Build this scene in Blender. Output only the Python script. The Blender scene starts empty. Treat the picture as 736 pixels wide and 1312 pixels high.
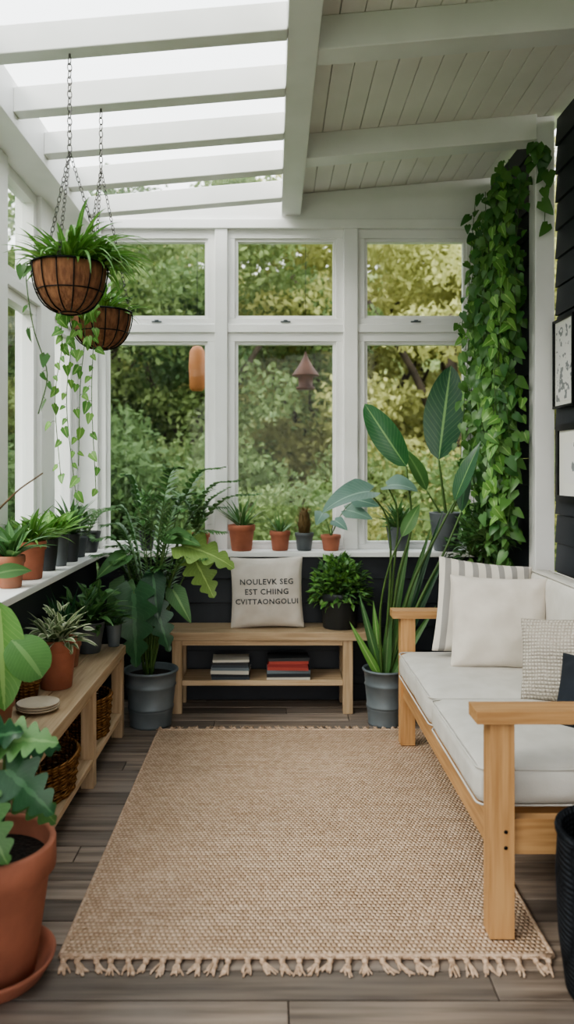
import bpy, math, random
import numpy as np
from mathutils import Vector, Matrix, Quaternion
from mathutils import noise as NZ
R=random.Random(11)
D=bpy.data; S=bpy.context.scene
Z=Vector((0,0,1))
def V(*a): return Vector(a)
def lin(c):
    return c/12.92 if c<=0.04045 else ((c+0.055)/1.055)**2.4
def hx(h,k=1.0):
    h=h.lstrip('#'); return tuple(min(1,lin(int(h[i:i+2],16)/255)*k) for i in (0,2,4))+(1,)

# ------------------------------------------------------------ materials
def nodes(name):
    m=D.materials.new(name); m.use_nodes=True
    nt=m.node_tree; b=nt.nodes['Principled BSDF']
    return m,nt,b
def N(nt,t,**k):
    n=nt.nodes.new(t)
    for a,v in k.items(): setattr(n,a,v)
    return n
def L(nt,a,b): nt.links.new(a,b)
def mixc(nt,fac,a,b,blend='MIX'):
    n=N(nt,'ShaderNodeMix',data_type='RGBA',blend_type=blend)
    if isinstance(fac,(int,float)): n.inputs[0].default_value=fac
    else: L(nt,fac,n.inputs[0])
    for s,v in ((6,a),(7,b)):
        if isinstance(v,tuple): n.inputs[s].default_value=v
        else: L(nt,v,n.inputs[s])
    return n.outputs[2]
def math_(nt,op,a,b=None,c=None):
    n=N(nt,'ShaderNodeMath',operation=op)
    for i,v in enumerate((a,b,c)):
        if v is None: continue
        if isinstance(v,(int,float)): n.inputs[i].default_value=v
        else: L(nt,v,n.inputs[i])
    return n.outputs[0]
def simple(name,c1,c2=None,rough=.6,scale=8,stretch=(1,1,1),bump=0,bscale=None,metal=0,detail=4,spec=.5,bdist=.002,rndmix=0,wear=None):
    m,nt,b=nodes(name)
    tc=N(nt,'ShaderNodeTexCoord'); mp=N(nt,'ShaderNodeMapping'); mp.inputs['Scale'].default_value=stretch
    if rndmix:
        at=N(nt,'ShaderNodeAttribute',attribute_name='rnd')
        va=N(nt,'ShaderNodeVectorMath',operation='ADD'); L(nt,tc.outputs['Object'],va.inputs[0])
        cx=N(nt,'ShaderNodeCombineXYZ')
        for i in range(3): L(nt,math_(nt,'MULTIPLY',at.outputs['Fac'],7.0),cx.inputs[i])
        L(nt,cx.outputs[0],va.inputs[1]); L(nt,va.outputs[0],mp.inputs[0])
    else: L(nt,tc.outputs['Object'],mp.inputs[0])
    no=N(nt,'ShaderNodeTexNoise'); no.inputs['Scale'].default_value=scale; no.inputs['Detail'].default_value=detail
    L(nt,mp.outputs[0],no.inputs['Vector'])
    if c2 is None: c2=tuple(x*.86 for x in c1[:3])+(1,)
    rp=N(nt,'ShaderNodeMapRange'); rp.inputs[1].default_value=.35; rp.inputs[2].default_value=.65
    L(nt,no.outputs[0],rp.inputs[0])
    col=mixc(nt,rp.outputs[0],c1,c2)
    if wear:
        wn_=N(nt,'ShaderNodeTexNoise'); wn_.inputs['Scale'].default_value=2.3; wn_.inputs['Detail'].default_value=6
        L(nt,tc.outputs['Object'],wn_.inputs['Vector'])
        wr=N(nt,'ShaderNodeMapRange'); wr.inputs[1].default_value=.42; wr.inputs[2].default_value=.66; wr.inputs[4].default_value=.7
        L(nt,wn_.outputs[0],wr.inputs[0]); col=mixc(nt,wr.outputs[0],col,wear)
    if rndmix:
        f=math_(nt,'MULTIPLY_ADD',at.outputs['Fac'],rndmix,1-rndmix*.5)
        cb=N(nt,'ShaderNodeCombineColor')
        for i in range(3): L(nt,f,cb.inputs[i])
        col=mixc(nt,1.0,col,cb.outputs[0],'MULTIPLY')
    L(nt,col,b.inputs['Base Color'])
    b.inputs['Roughness'].default_value=rough; b.inputs['Metallic'].default_value=metal
    b.inputs['Specular IOR Level'].default_value=spec
    if bump:
        n2=N(nt,'ShaderNodeTexNoise'); n2.inputs['Scale'].default_value=bscale or scale; n2.inputs['Detail'].default_value=3
        L(nt,mp.outputs[0],n2.inputs['Vector'])
        bp=N(nt,'ShaderNodeBump'); bp.inputs['Strength'].default_value=bump; bp.inputs['Distance'].default_value=bdist
        L(nt,n2.outputs[0],bp.inputs['Height']); L(nt,bp.outputs[0],b.inputs['Normal'])
    return m
def wood(name,c1,c2,axis,rough=.5,rnd=.25,fine=60,wear=None):
    st=[1,1,1]; st['xyz'.index(axis)]=.06
    return simple(name,c1,c2,rough=rough,scale=fine,stretch=st,bump=.25,bscale=fine*1.5,detail=6,rndmix=rnd,spec=.35,bdist=.001,wear=wear)
def leafmat(name,c1,c2,rib=None,rough=.42,trans=.25,ribw=.06,spec=.4,var=None):
    m,nt,b=nodes(name)
    at=N(nt,'ShaderNodeAttribute',attribute_name='rnd')
    col=mixc(nt,at.outputs['Fac'],c1,c2)
    tc=N(nt,'ShaderNodeTexCoord')
    no=N(nt,'ShaderNodeTexNoise'); no.inputs['Scale'].default_value=25
    L(nt,tc.outputs['Object'],no.inputs['Vector'])
    col=mixc(nt,math_(nt,'MULTIPLY',no.outputs[0],.4),col,tuple(x*.55 for x in c1[:3])+(1,))
    if rib:
        uv=N(nt,'ShaderNodeUVMap'); sp=N(nt,'ShaderNodeSeparateXYZ'); L(nt,uv.outputs[0],sp.inputs[0])
        a=math_(nt,'ABSOLUTE',math_(nt,'SUBTRACT',sp.outputs[0],.5))
        f=math_(nt,'LESS_THAN',a,ribw)
        vv=math_(nt,'SUBTRACT',math_(nt,'MULTIPLY',sp.outputs[1],14.0),math_(nt,'MULTIPLY',a,7.0))
        vs=math_(nt,'GREATER_THAN',math_(nt,'SINE',math_(nt,'MULTIPLY',vv,6.283)),.9)
        f2=math_(nt,'MAXIMUM',math_(nt,'MULTIPLY',f,.8),math_(nt,'MULTIPLY',vs,.22))
        col=mixc(nt,f2,col,rib)
    if var:
        uv=N(nt,'ShaderNodeUVMap'); sp=N(nt,'ShaderNodeSeparateXYZ'); L(nt,uv.outputs[0],sp.inputs[0])
        a=math_(nt,'ABSOLUTE',math_(nt,'SUBTRACT',sp.outputs[0],.5))
        col=mixc(nt,math_(nt,'GREATER_THAN',math_(nt,'ADD',a,math_(nt,'MULTIPLY',no.outputs[0],.25)),.42),col,var)
    L(nt,col,b.inputs['Base Color']); b.inputs['Roughness'].default_value=rough
    b.inputs['Specular IOR Level'].default_value=spec
    tr=N(nt,'ShaderNodeBsdfTranslucent'); L(nt,col,tr.inputs[0])
    mx=N(nt,'ShaderNodeMixShader'); mx.inputs[0].default_value=trans
    L(nt,b.outputs[0],mx.inputs[1]); L(nt,tr.outputs[0],mx.inputs[2])
    L(nt,mx.outputs[0],nt.nodes['Material Output'].inputs[0])
    return m

M={}
M['white']=simple('white_paint',hx('#ebeae8'),hx('#e3e2df'),rough=.45,scale=3)
M['ceil']=simple('ceiling_white_paint',hx('#eeeae5'),hx('#e6e2dc'),rough=.55,scale=3)
M['dark']=simple('charcoal_paint',hx('#282c33'),hx('#1f2329'),rough=.55,scale=5,bump=.2,bscale=60)
M['deck']=wood('deck_wood',hx('#978677'),hx('#5f5146'),'x',rough=.6,rnd=.7,fine=34,wear=hx('#7f756d'))
M['under']=simple('deck_joist_dark',hx('#1c1815'),rough=.9)
for a in 'xyz':
    M['oak'+a]=wood('oak_wood_'+a,hx('#c8af90'),hx('#af9474'),a)
    M['teak'+a]=wood('teak_wood_'+a,hx('#c59a6b'),hx('#ab7f53'),a)
M['terra']=simple('terracotta',hx('#b07058'),hx('#985f4a'),rough=.8,scale=9,bump=.2,bscale=60)
M['terra2']=simple('terracotta_aged',hx('#a56a50'),hx('#8d6a58'),rough=.85,scale=7,bump=.2,bscale=60)
M['zinc']=simple('zinc_grey',hx('#767e82'),hx('#646c70'),rough=.5,scale=6,metal=.25)
M['gpot']=simple('grey_glazed_ceramic',hx('#5f6466'),hx('#4b5053'),rough=.5,scale=6)
M['dpot']=simple('dark_plastic_pot',hx('#323638'),hx('#292b2d'),rough=.45,scale=6)
M['soil']=simple('potting_soil',hx('#2c2119'),hx('#17110d'),rough=.95,scale=80,bump=1,bscale=90,bdist=.01)
M['coir']=simple('coir_fibre',hx('#96694c'),hx('#724c38'),rough=.95,scale=70,bump=1,bscale=120,bdist=.004,stretch=(1,1,.3))
M['wire']=simple('black_iron_wire',hx('#16171a'),rough=.4,metal=.6)
M['steel']=simple('galvanised_chain',hx('#6d6a66'),rough=.4,metal=.8)
M['cream']=simple('cream_linen',hx('#cbc7c0'),hx('#c2beb6'),rough=.95,scale=12,bump=.35,bscale=260,bdist=.0015,spec=.1)
M['cream2']=simple('warm_cotton',hx('#d8d0c6'),hx('#cfc7bc'),rough=.95,scale=12,bump=.3,bscale=300,bdist=.0015,spec=.1)
M['ink']=simple('printed_ink',hx('#4a4e52'),rough=.9)
M['navy']=simple('navy_fabric',hx('#22272f'),hx('#1a1e24'),rough=.95,bump=.3,bscale=200)
M['plate']=simple('stoneware',hx('#cfc0ab'),hx('#bfae98'),rough=.5,scale=10)
M['paper']=simple('white_paper',hx('#e6e4dd'),hx('#dddbd4'),rough=.9,scale=4)
M['rust']=simple('rusted_copper',hx('#6a3d28'),hx('#4c2a1c'),rough=.6,scale=9)
M['amber']=simple('orange_basket_reflection',hx('#bd7a4e'),hx('#a8683f'),rough=.6,scale=6)  # orange of the solid that stands in for a basket's reflection
M['stem']=simple('green_stem',hx('#54703a'),hx('#45602f'),rough=.5,scale=14)
M['twig']=simple('brown_twig',hx('#6a5238'),hx('#4d3a28'),rough=.8,scale=20)
M['bark']=simple('tree_bark',hx('#4a3f34'),hx('#332b23'),rough=.95,scale=8)
M['grass']=simple('lawn_grass',hx('#64784a'),hx('#4a5e36'),rough=.95,scale=3)
G=leafmat
M['lf_bright']=G('leaf_bright',hx('#5c8f44'),hx('#7fab55'),rib=hx('#a0c074'))
M['lf_mid']=G('leaf_mid',hx('#42693c'),hx('#60894e'),rib=hx('#7b9d64'))
M['lf_dark']=G('leaf_dark',hx('#2a4c32'),hx('#3e6642'),rib=hx('#527a54'),rough=.3)
M['lf_glossy']=G('leaf_strelitzia',hx('#275234'),hx('#35683c'),rib=hx('#7fa564'),rough=.25,trans=.18,ribw=.03)
M['lf_grey']=G('leaf_greygreen',hx('#5a7a6c'),hx('#739182'),rib=hx('#8fae98'),rough=.45,ribw=.03)
M['lf_vine']=G('leaf_pothos',hx('#3d6b36'),hx('#678f4a'),rough=.35)
M['lf_var']=G('leaf_variegated',hx('#5f7a50'),hx('#8a9a70'),rough=.5,var=hx('#c9cdb0'))
M['lf_yel']=G('leaf_lime',hx('#6f8f4c'),hx('#8da860'),rib=hx('#b3cc80'),ribw=.03)
M['cact']=G('cactus_brown',hx('#6a5a3a'),hx('#86653e'),rough=.8)
M['tree_a']=G('tree_leaf_green',hx('#687f52'),hx('#9cab70'),rough=.6,trans=.4,spec=.2)
M['tree_b']=G('tree_leaf_backlit_yellow',hx('#a3a86a'),hx('#d2cf90'),rough=.6,trans=.4,spec=.2)  # brighter, yellower leaves: backlit sun glow put into the colour
M['tree_c']=G('tree_leaf_deep',hx('#4a6444'),hx('#788f5c'),rough=.6,trans=.4,spec=.2)

def glassmat():
    m,nt,b=nodes('window_glass'); nt.nodes.remove(b)
    t=N(nt,'ShaderNodeBsdfTransparent'); t.inputs[0].default_value=(.97,.99,.985,1)
    g=N(nt,'ShaderNodeBsdfGlossy'); g.inputs['Roughness'].default_value=.0
    lw=N(nt,'ShaderNodeLayerWeight'); lw.inputs[0].default_value=.5
    f=math_(nt,'MULTIPLY_ADD',math_(nt,'POWER',lw.outputs['Facing'],5.0),.5,.008)
    mx=N(nt,'ShaderNodeMixShader'); L(nt,f,mx.inputs[0])
    L(nt,t.outputs[0],mx.inputs[1]); L(nt,g.outputs[0],mx.inputs[2])
    L(nt,mx.outputs[0],nt.nodes['Material Output'].inputs[0]); return m
M['glass']=glassmat()
def weave(name,c1,c2,px,py,rough=.95,axes=(0,1),strength=1.0,dist=.006,brick=False):
    m,nt,b=nodes(name)
    tc=N(nt,'ShaderNodeTexCoord'); sp=N(nt,'ShaderNodeSeparateXYZ')
    no=N(nt,'ShaderNodeTexNoise'); no.inputs['Scale'].default_value=9; L(nt,tc.outputs['Object'],no.inputs['Vector'])
    va=N(nt,'ShaderNodeVectorMath',operation='MULTIPLY_ADD'); L(nt,no.outputs['Color'],va.inputs[0]); va.inputs[1].default_value=(.012,.012,.012); L(nt,tc.outputs['Object'],va.inputs[2])
    L(nt,va.outputs[0],sp.inputs[0])
    u=math_(nt,'MULTIPLY',sp.outputs[axes[0]],1/px); v=math_(nt,'MULTIPLY',sp.outputs[axes[1]],1/py)
    if brick:
        u=math_(nt,'ADD',u,math_(nt,'MULTIPLY',math_(nt,'FLOOR',v),.5))
    su=math_(nt,'ABSOLUTE',math_(nt,'SINE',math_(nt,'MULTIPLY',u,math.pi))); sv=math_(nt,'ABSOLUTE',math_(nt,'SINE',math_(nt,'MULTIPLY',v,math.pi)))
    h=math_(nt,'MULTIPLY',su,sv)
    n2=N(nt,'ShaderNodeTexNoise'); n2.inputs['Scale'].default_value=140; L(nt,tc.outputs['Object'],n2.inputs['Vector'])
    f=math_(nt,'MULTIPLY_ADD',h,.75,math_(nt,'MULTIPLY_ADD',n2.outputs[0],.9,-.35))
    if brick:
        cv=N(nt,'ShaderNodeCombineXYZ'); L(nt,math_(nt,'FLOOR',u),cv.inputs[0]); L(nt,math_(nt,'FLOOR',v),cv.inputs[1])
        wn2=N(nt,'ShaderNodeTexWhiteNoise'); L(nt,cv.outputs[0],wn2.inputs['Vector'])
        f=math_(nt,'ADD',f,math_(nt,'MULTIPLY_ADD',wn2.outputs['Value'],.4,-.15))
        n4=N(nt,'ShaderNodeTexNoise'); n4.inputs['Scale'].default_value=1; mp=N(nt,'ShaderNodeMapping'); mp.inputs['Scale'].default_value=(3,40,1)
        L(nt,tc.outputs['Object'],mp.inputs[0]); L(nt,mp.outputs[0],n4.inputs['Vector'])
        f=math_(nt,'ADD',f,math_(nt,'MULTIPLY_ADD',n4.outputs[0],.8,-.4))
    n=nt.nodes.new('ShaderNodeClamp'); L(nt,f,n.inputs[0]); f=n.outputs[0]
    col=mixc(nt,f,c2,c1)
    n3=N(nt,'ShaderNodeTexNoise'); n3.inputs['Scale'].default_value=4; L(nt,tc.outputs['Object'],n3.inputs['Vector'])
    col=mixc(nt,math_(nt,'MULTIPLY',n3.outputs[0],.25),col,c2)
    L(nt,col,b.inputs['Base Color']); b.inputs['Roughness'].default_value=rough; b.inputs['Specular IOR Level'].default_value=.1
    bp=N(nt,'ShaderNodeBump'); bp.inputs['Strength'].default_value=strength; bp.inputs['Distance'].default_value=dist
    L(nt,math_(nt,'ADD',h,math_(nt,'MULTIPLY',n2.outputs[0],.4)),bp.inputs['Height']); L(nt,bp.outputs[0],b.inputs['Normal'])
    return m
M['jute']=weave('jute_weave',hx('#dfc5ad'),hx('#a98b70'),.015,.017,brick=True,dist=.006)
M['jutef']=simple('jute_fringe',hx('#ccb29b'),hx('#ac9078'),rough=.95,scale=90,spec=.1)
M['wicker']=weave('wicker_weave',hx('#b98a58'),hx('#5c3c20'),.018,.012,axes=(0,2))
M['charw']=weave('charcoal_woven',hx('#3a3d42'),hx('#121316'),.014,.014,axes=(0,2))
M['knit']=weave('knitted_wool',hx('#ddd6cb'),hx('#a89e91'),.013,.013,axes=(0,1),dist=.006)
def stripes():
    m,nt,b=nodes('striped_linen')
    tc=N(nt,'ShaderNodeTexCoord'); sp=N(nt,'ShaderNodeSeparateXYZ'); L(nt,tc.outputs['Object'],sp.inputs[0])
    s=math_(nt,'SINE',math_(nt,'MULTIPLY_ADD',sp.outputs[0],2*math.pi/.062,1.1))
    f=math_(nt,'MULTIPLY',math_(nt,'GREATER_THAN',s,.2),.85)
    col=mixc(nt,f,hx('#d8d1c6'),hx('#8b8885')); L(nt,col,b.inputs['Base Color']); b.inputs['Roughness'].default_value=.95
    return m
M['stripe']=stripes()
def artmat(name,sc):
    m,nt,b=nodes(name)
    tc=N(nt,'ShaderNodeTexCoord'); v=N(nt,'ShaderNodeTexWave'); v.inputs['Scale'].default_value=sc; v.inputs['Distortion'].default_value=12; v.inputs['Detail'].default_value=4
    L(nt,tc.outputs['Object'],v.inputs['Vector'])
    L(nt,mixc(nt,math_(nt,'GREATER_THAN',v.outputs[0],.8),hx('#e0deda'),hx('#8a8c8d')),b.inputs['Base Color']); b.inputs['Roughness'].default_value=.8
    return m
M['art1']=artmat('line_drawing_print',14); M['art2']=artmat('ink_print',4)
def bookmat(i,c): return simple('book_cover_%d'%i,hx(c),rough=.5,scale=4)
BC=['#8e2f2a','#2e3133','#cfcabd','#39424a','#a8463a','#d6d1c6','#20262c','#6e7a80']
BM=[bookmat(i,c) for i,c in enumerate(BC)]
M['pages']=simple('book_pages',hx('#bdb6a6'),hx('#a89e8a'),rough=.9,scale=120,stretch=(.1,.1,4))

# ------------------------------------------------------------ mesh builder
class MB:
    def __init__(s): s.v=[];s.f=[];s.m=[];s.s=[];s.r=[];s.uv=[];s.mats=[]
    def mi(s,k):
        m=M[k] if isinstance(k,str) else k
        if m not in s.mats: s.mats.append(m)
        return s.mats.index(m)
    def add(s,vs,fs,mat,smooth=True,rnd=None,uvs=None):
        o=len(s.v); i=s.mi(mat); r=R.random() if rnd is None else rnd
        s.v.extend([tuple(p) for p in vs]); s.r.extend([r]*len(vs))
        s.uv.extend(uvs if uvs else [(.25,0)]*len(vs))
        for f in fs: s.f.append(tuple(o+k for k in f)); s.m.append(i); s.s.append(smooth)
    def box(s,x0,x1,y0,y1,z0,z1,mat,rnd=None,top=None):
        zt=top or (lambda x:z1)
        vs=[(x0,y0,z0),(x1,y0,z0),(x1,y1,z0),(x0,y1,z0),(x0,y0,zt(x0)),(x1,y0,zt(x1)),(x1,y1,zt(x1)),(x0,y1,zt(x0))]
        s.add(vs,[(0,3,2,1),(4,5,6,7),(0,1,5,4),(1,2,6,5),(2,3,7,6),(3,0,4,7)],mat,False,rnd)
    def hexa(s,vs,mat,rnd=None):
        s.add(vs,[(0,3,2,1),(4,5,6,7),(0,1,5,4),(1,2,6,5),(2,3,7,6),(3,0,4,7)],mat,False,rnd)
    def lathe(s,prof,c,mat,seg=36,smooth=True,sy=1.0,rnd=None):
        vs=[];fs=[];n=len(prof)
        for (r,z) in prof:
            for k in range(seg):
                a=2*math.pi*k/seg; vs.append((c[0]+r*math.cos(a),c[1]+sy*r*math.sin(a),c[2]+z))
        for i in range(n-1):
            for k in range(seg):
                k2=(k+1)%seg; fs.append((i*seg+k,i*seg+k2,(i+1)*seg+k2,(i+1)*seg+k))
        s.add(vs,fs,mat,smooth,rnd)
    def tube(s,pts,r,mat,seg=6,closed=False,rnd=None):
        pts=[Vector(p) for p in pts]; n=len(pts); vs=[];fs=[]
        nr=None
        for i,p in enumerate(pts):
            if closed: t=pts[(i+1)%n]-pts[i-1]
            else: t=pts[min(i+1,n-1)]-pts[max(i-1,0)]
            if t.length<1e-9: t=Vector((0,0,1))
            t.normalize()
            if nr is None:
                a=Vector((0,0,1)) if abs(t.z)<.9 else Vector((1,0,0))
                nr=t.cross(a).normalized()
            else:
                nr=(nr-t*nr.dot(t))
                nr=nr.normalized() if nr.length>1e-6 else t.orthogonal().normalized()
            bn=t.cross(nr); rr=r(i/(n-1)) if callable(r) else r
            for k in range(seg):
                a=2*math.pi*k/seg; vs.append(p+nr*(math.cos(a)*rr)+bn*(math.sin(a)*rr))
        m=n if closed else n-1
        for i in range(m):
            j=(i+1)%n
            for k in range(seg):
                k2=(k+1)%seg; fs.append((i*seg+k,i*seg+k2,j*seg+k2,j*seg+k))
        if not closed:
            fs.append(tuple(range(seg))[::-1]); fs.append(tuple((n-1)*seg+k for k in range(seg)))
        s.add(vs,fs,mat,True,rnd)
    def ring(s,c,r,th,mat,seg=32,sy=1):
        s.tube([(c[0]+r*math.cos(2*math.pi*k/seg),c[1]+sy*r*math.sin(2*math.pi*k/seg),c[2]) for k in range(seg)],th,mat,5,True)
    def obj(s,name,bevel=0,parent=None,origin=True,mw=None,lim=None):
        me=D.meshes.new(name); vs=np.array(s.v,dtype=float)
        if lim:   # leaves rest against glass / walls instead of passing through
            x0,x1,y1=lim
            if x0 is not None: vs[:,0]=np.maximum(vs[:,0],x0)
            if x1 is not None: vs[:,0]=np.where(vs[:,1]>3.94,np.minimum(vs[:,0],x1),vs[:,0])
            if y1 is not None: vs[:,1]=np.minimum(vs[:,1],y1)
        if mw is None and origin:
            lo=vs.min(0); hi=vs.max(0); o=np.array([(lo[0]+hi[0])/2,(lo[1]+hi[1])/2,lo[2]])
        else: o=np.zeros(3)
        vs=vs-o
        me.from_pydata(vs.tolist(),[],s.f)
        for m in s.mats: me.materials.append(m)
        me.polygons.foreach_set('material_index',s.m); me.polygons.foreach_set('use_smooth',s.s)
        at=me.attributes.new('rnd','FLOAT','POINT'); at.data.foreach_set('value',s.r)
        uvl=me.uv_layers.new(name='UVMap')
        li=np.zeros(len(me.loops),dtype=np.int32); me.loops.foreach_get('vertex_index',li)
        uv=np.array(s.uv,dtype=np.float32)[li]; uvl.data.foreach_set('uv',uv.ravel())
        me.update()
        ob=D.objects.new(name,me); S.collection.objects.link(ob)
        if mw is not None: ob.matrix_world=mw
        else: ob.location=o
        if bevel:
            b=ob.modifiers.new('bevel','BEVEL'); b.width=bevel; b.segments=2; b.limit_method='ANGLE'; b.angle_limit=math.radians(40)
            b.harden_normals=False
        if parent: ob.parent=parent
        return ob
def cat(pts,n=8):
    P=[Vector(p) for p in pts]; P=[P[0]*2-P[1]]+P+[P[-1]*2-P[-2]]; out=[]
    for i in range(1,len(P)-2):
        for k in range(n):
            t=k/n; a,b,c,d=P[i-1],P[i],P[i+1],P[i+2]
            out.append(.5*((2*b)+(c-a)*t+(2*a-5*b+4*c-d)*t*t+(3*b-a-3*c+d)*t**3))
    out.append(P[-2]); return out

SH={
 'lance':lambda u: math.sin(math.pi*min(1,u)**.75),
 'strap':lambda u: min(1,.35+u*4)*(1-u**2.5),
 'spike':lambda u: (1-u)**.8,
 'paddle':lambda u: max(0,math.sin(math.pi*u**.9))**.62,
 'heart':lambda u: min(1,((u+.012)/.2)**.4)*(max(0,1-u)**.75)*(1.12 if u>.1 else 1.0),
 'round':lambda u: max(0,1-(2*u-1)**2)**.5,
 'lobed':lambda u: min(1,((u+.02)/.18)**.5)*(max(0,1-u)**.6)*(.5+.6*abs(math.sin(math.pi*(u*4.5+.15)))),
}
def leaf(mb,base,d,Ln,W,shape='lance',droop=.6,fold=.15,n=8,mat='lf_mid',hint=None,twist=0,rnd=None,wave=0):
    t=Vector(d).normalized(); h=Vector(hint) if hint is not None else Z
    side=t.cross(h)
    if side.length<1e-3: side=t.cross(Vector((R.uniform(-1,1),R.uniform(-1,1),.1)))
    side.normalize()
    if twist: side=Quaternion(t,twist)@side
    nr=side.cross(t); p=Vector(base); vs=[];uv=[];fs=[]
    fn=SH[shape]
    if shape=='lobed': n=max(n,22)
    q=Quaternion(side,-droop/n)
    ph=R.uniform(0,6)
    for i in range(n+1):
        u=i/n; w=max(.0005,W/2*fn(u))
        wv=wave*W*math.sin(u*9+ph)
        for sgn,uu in ((-1,0),(-.5,.25),(0,.5),(.5,.75),(1,1)):
            off=t*(-.16*Ln*abs(sgn)*(1-u)**4 if shape in('heart','lobed') else 0)
            vs.append(p+side*(w*sgn)+nr*(fold*w*abs(sgn)**1.3+wv*sgn)+off); uv.append((uu,u))
        if i<n:
            p=p+t*(Ln/n); t=q@t; nr=q@nr
    for i in range(n):
        for k in range(4): a=i*5+k; fs.append((a,a+1,a+6,a+5))
    mb.add(vs,fs,mat,True,rnd,uv)
    return p
def petleaf(mb,a,b,Ln,W,shape,mat,hint=None,droop=.6,r=.004,bow=.15,ldir=None,fold=.1,n=10,stem='stem',twist=0,wave=0):
    a=Vector(a); b=Vector(b); mid=(a+b)/2+Z*(bow*(b-a).length)
    pts=cat([a,mid,b],6); mb.tube(pts,lambda t:r*(1.15-.5*t),stem,6)
    d=Vector(ldir) if ldir is not None else (pts[-1]-pts[-2])
    leaf(mb,b,d,Ln,W,shape,droop,fold,n,mat,hint,twist,None,wave)
def sph(el,az): return Vector((math.cos(el)*math.cos(az),math.cos(el)*math.sin(az),math.sin(el)))
def rosette(mb,c,n,Ln,W,shape='strap',el=(.3,1.4),droop=1.2,mat='lf_bright',fold=.25,jit=.3,nseg=8,azr=(0,2*math.pi),r0=.015):
    for i in range(n):
        az=azr[0]+(azr[1]-azr[0])*((i+R.random()*.8)/n); e=R.uniform(*el); l=Ln*R.uniform(1-jit,1+jit*.5)
        b=Vector(c)+Vector((math.cos(az),math.sin(az),0))*R.uniform(0,r0)
        leaf(mb,b,sph(e,az),l,W*R.uniform(.8,1.15),shape,droop*R.uniform(.6,1.3),fold,nseg,mat,None,R.uniform(-.3,.3))
def bushy(mb,c,rad,h,n,ls,mat,shape='heart',stems=True,azr=(0,2*math.pi),down=.2,asp=.75):
    c=Vector(c)
    for i in range(n):
        az=R.uniform(*azr); e=R.uniform(-down,1.45); rr=R.uniform(.45,1)
        p=c+Vector((math.cos(az)*math.cos(e)*rad*rr,math.sin(az)*math.cos(e)*rad*rr,math.sin(e)*h*rr+.02))
        if stems and i%3==0:
            mb.tube(cat([c,c*.5+p*.5+Z*.02,p],3),.0018,'stem',4)
        d=(p-c).normalized()+Vector((R.uniform(-.6,.6),R.uniform(-.6,.6),R.uniform(-.7,.4)))
        leaf(mb,p,d,ls*R.uniform(.7,1.2),ls*asp*R.uniform(.7,1.1),shape,R.uniform(.2,.9),.15,5,mat,None,R.uniform(-.7,.7))
def frond(mb,pts,Lf,Wf,nl,mat,r=.002,shape='lance',droop=.5,ang=1.0,start=.12):
    P=cat(pts,8); mb.tube(P,lambda t:r*(1.2-t),'stem',5)
    n=len(P)
    for i in range(nl):
        u=start+(1-start)*i/nl; k=min(n-2,int(u*(n-1))); f=u*(n-1)-k
        p=P[k].lerp(P[k+1],f); t=(P[k+1]-P[k]).normalized(); sd=t.cross(Z)
        if sd.length<.1: sd=Vector((1,0,0))
        sd.normalize(); l=Lf*math.sin(math.pi*(.15+.8*u))**.7
        for sg in (-1,1):
            leaf(mb,p,t*math.cos(ang)+sd*sg*math.sin(ang)+Z*.1,l*R.uniform(.85,1.1),Wf,shape,droop,.1,5,mat,None,R.uniform(-.2,.2))
def vine(mb,pts,nl,ls,mat='lf_vine',hint=(-.4,-1,0),r=.0022,spread=.03,shape='heart'):
    P=cat(pts,8); mb.tube(P,r,'stem',5); n=len(P); hint=Vector(hint)
    for i in range(nl):
        u=(i+R.random())/nl; k=min(n-2,int(u*(n-1))); f=u*(n-1)-k; p=P[k].lerp(P[k+1],f)
        o=Vector((R.uniform(-1,1),R.uniform(-1,.2),R.uniform(-.6,.5)))*spread
        q=p+o; mb.tube([p,(p+q)/2+Z*.005,q],.001,'stem',4)
        d=Vector((R.uniform(-.7,.7),R.uniform(-.5,.1),-R.uniform(.35,1)))
        s_=ls*R.uniform(.6,1.2)
        leaf(mb,q,d,s_,s_*.8,shape,R.uniform(.1,.7),.12,6,mat,hint+Vector((R.uniform(-.6,.6),R.uniform(-.4,.4),R.uniform(0,.9))),0)

def pot(mb,c,r,h,mat='terra',rim=True,base=.7,soil=True,seg=32):
    b=r*base
    if rim:
        pr=[(.001,0),(b,0),(b+.003,.003),(b+(r*.92-b)*.95,h*.76),(r*.93,h*.77),(r,h*.785),(r,h*.985),(r*.985,h),(r*.91,h),(r*.89,h*.98),(r*.86,h*.8),(.001,h*.8)]
    else:
        pr=[(.001,0),(b*.97,0),(b,.004),(b+(r-b)*.5,h*.5),(r*.985,h*.96),(r,h*.985),(r*.985,h),(r*.93,h),(r*.91,h*.97),(r*.88,h*.85),(.001,h*.85)]
    mb.lathe(pr,c,mat,seg)
    if soil: mb.lathe([(.001,h*.86),(r*.87,h*.85)],c,'soil',seg)
    return Vector((c[0],c[1],c[2]+h*.87))
def bucket(mb,c,r,h,mat='zinc'):
    b=r*.78
    def R_(z): return b+(r-b)*z/h
    pr=[(.001,.004),(b-.006,.004),(b-.004,0),(b+.002,0),(b+.002,.012),(R_(.015),.016)]
    for z in (.30,.34): pr+=[(R_(h*z)-.0,h*z-.006),(R_(h*z)+.004,h*z),(R_(h*z),h*z+.006)]
    for z in (.72,): pr+=[(R_(h*z),h*z-.006),(R_(h*z)+.005,h*z),(R_(h*z),h*z+.006)]
    pr+=[(R_(h*.95),h*.95),(r+.006,h*.955),(r+.009,h*.98),(r+.006,h),(r-.002,h),(r-.006,h*.97),(r-.01,h*.85),(.001,h*.86)]
    mb.lathe(pr,c,mat,44); mb.lathe([(.001,h*.9),(r*.95,h*.88)],c,'soil',30)
    return Vector((c[0],c[1],c[2]+h*.88))

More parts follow.
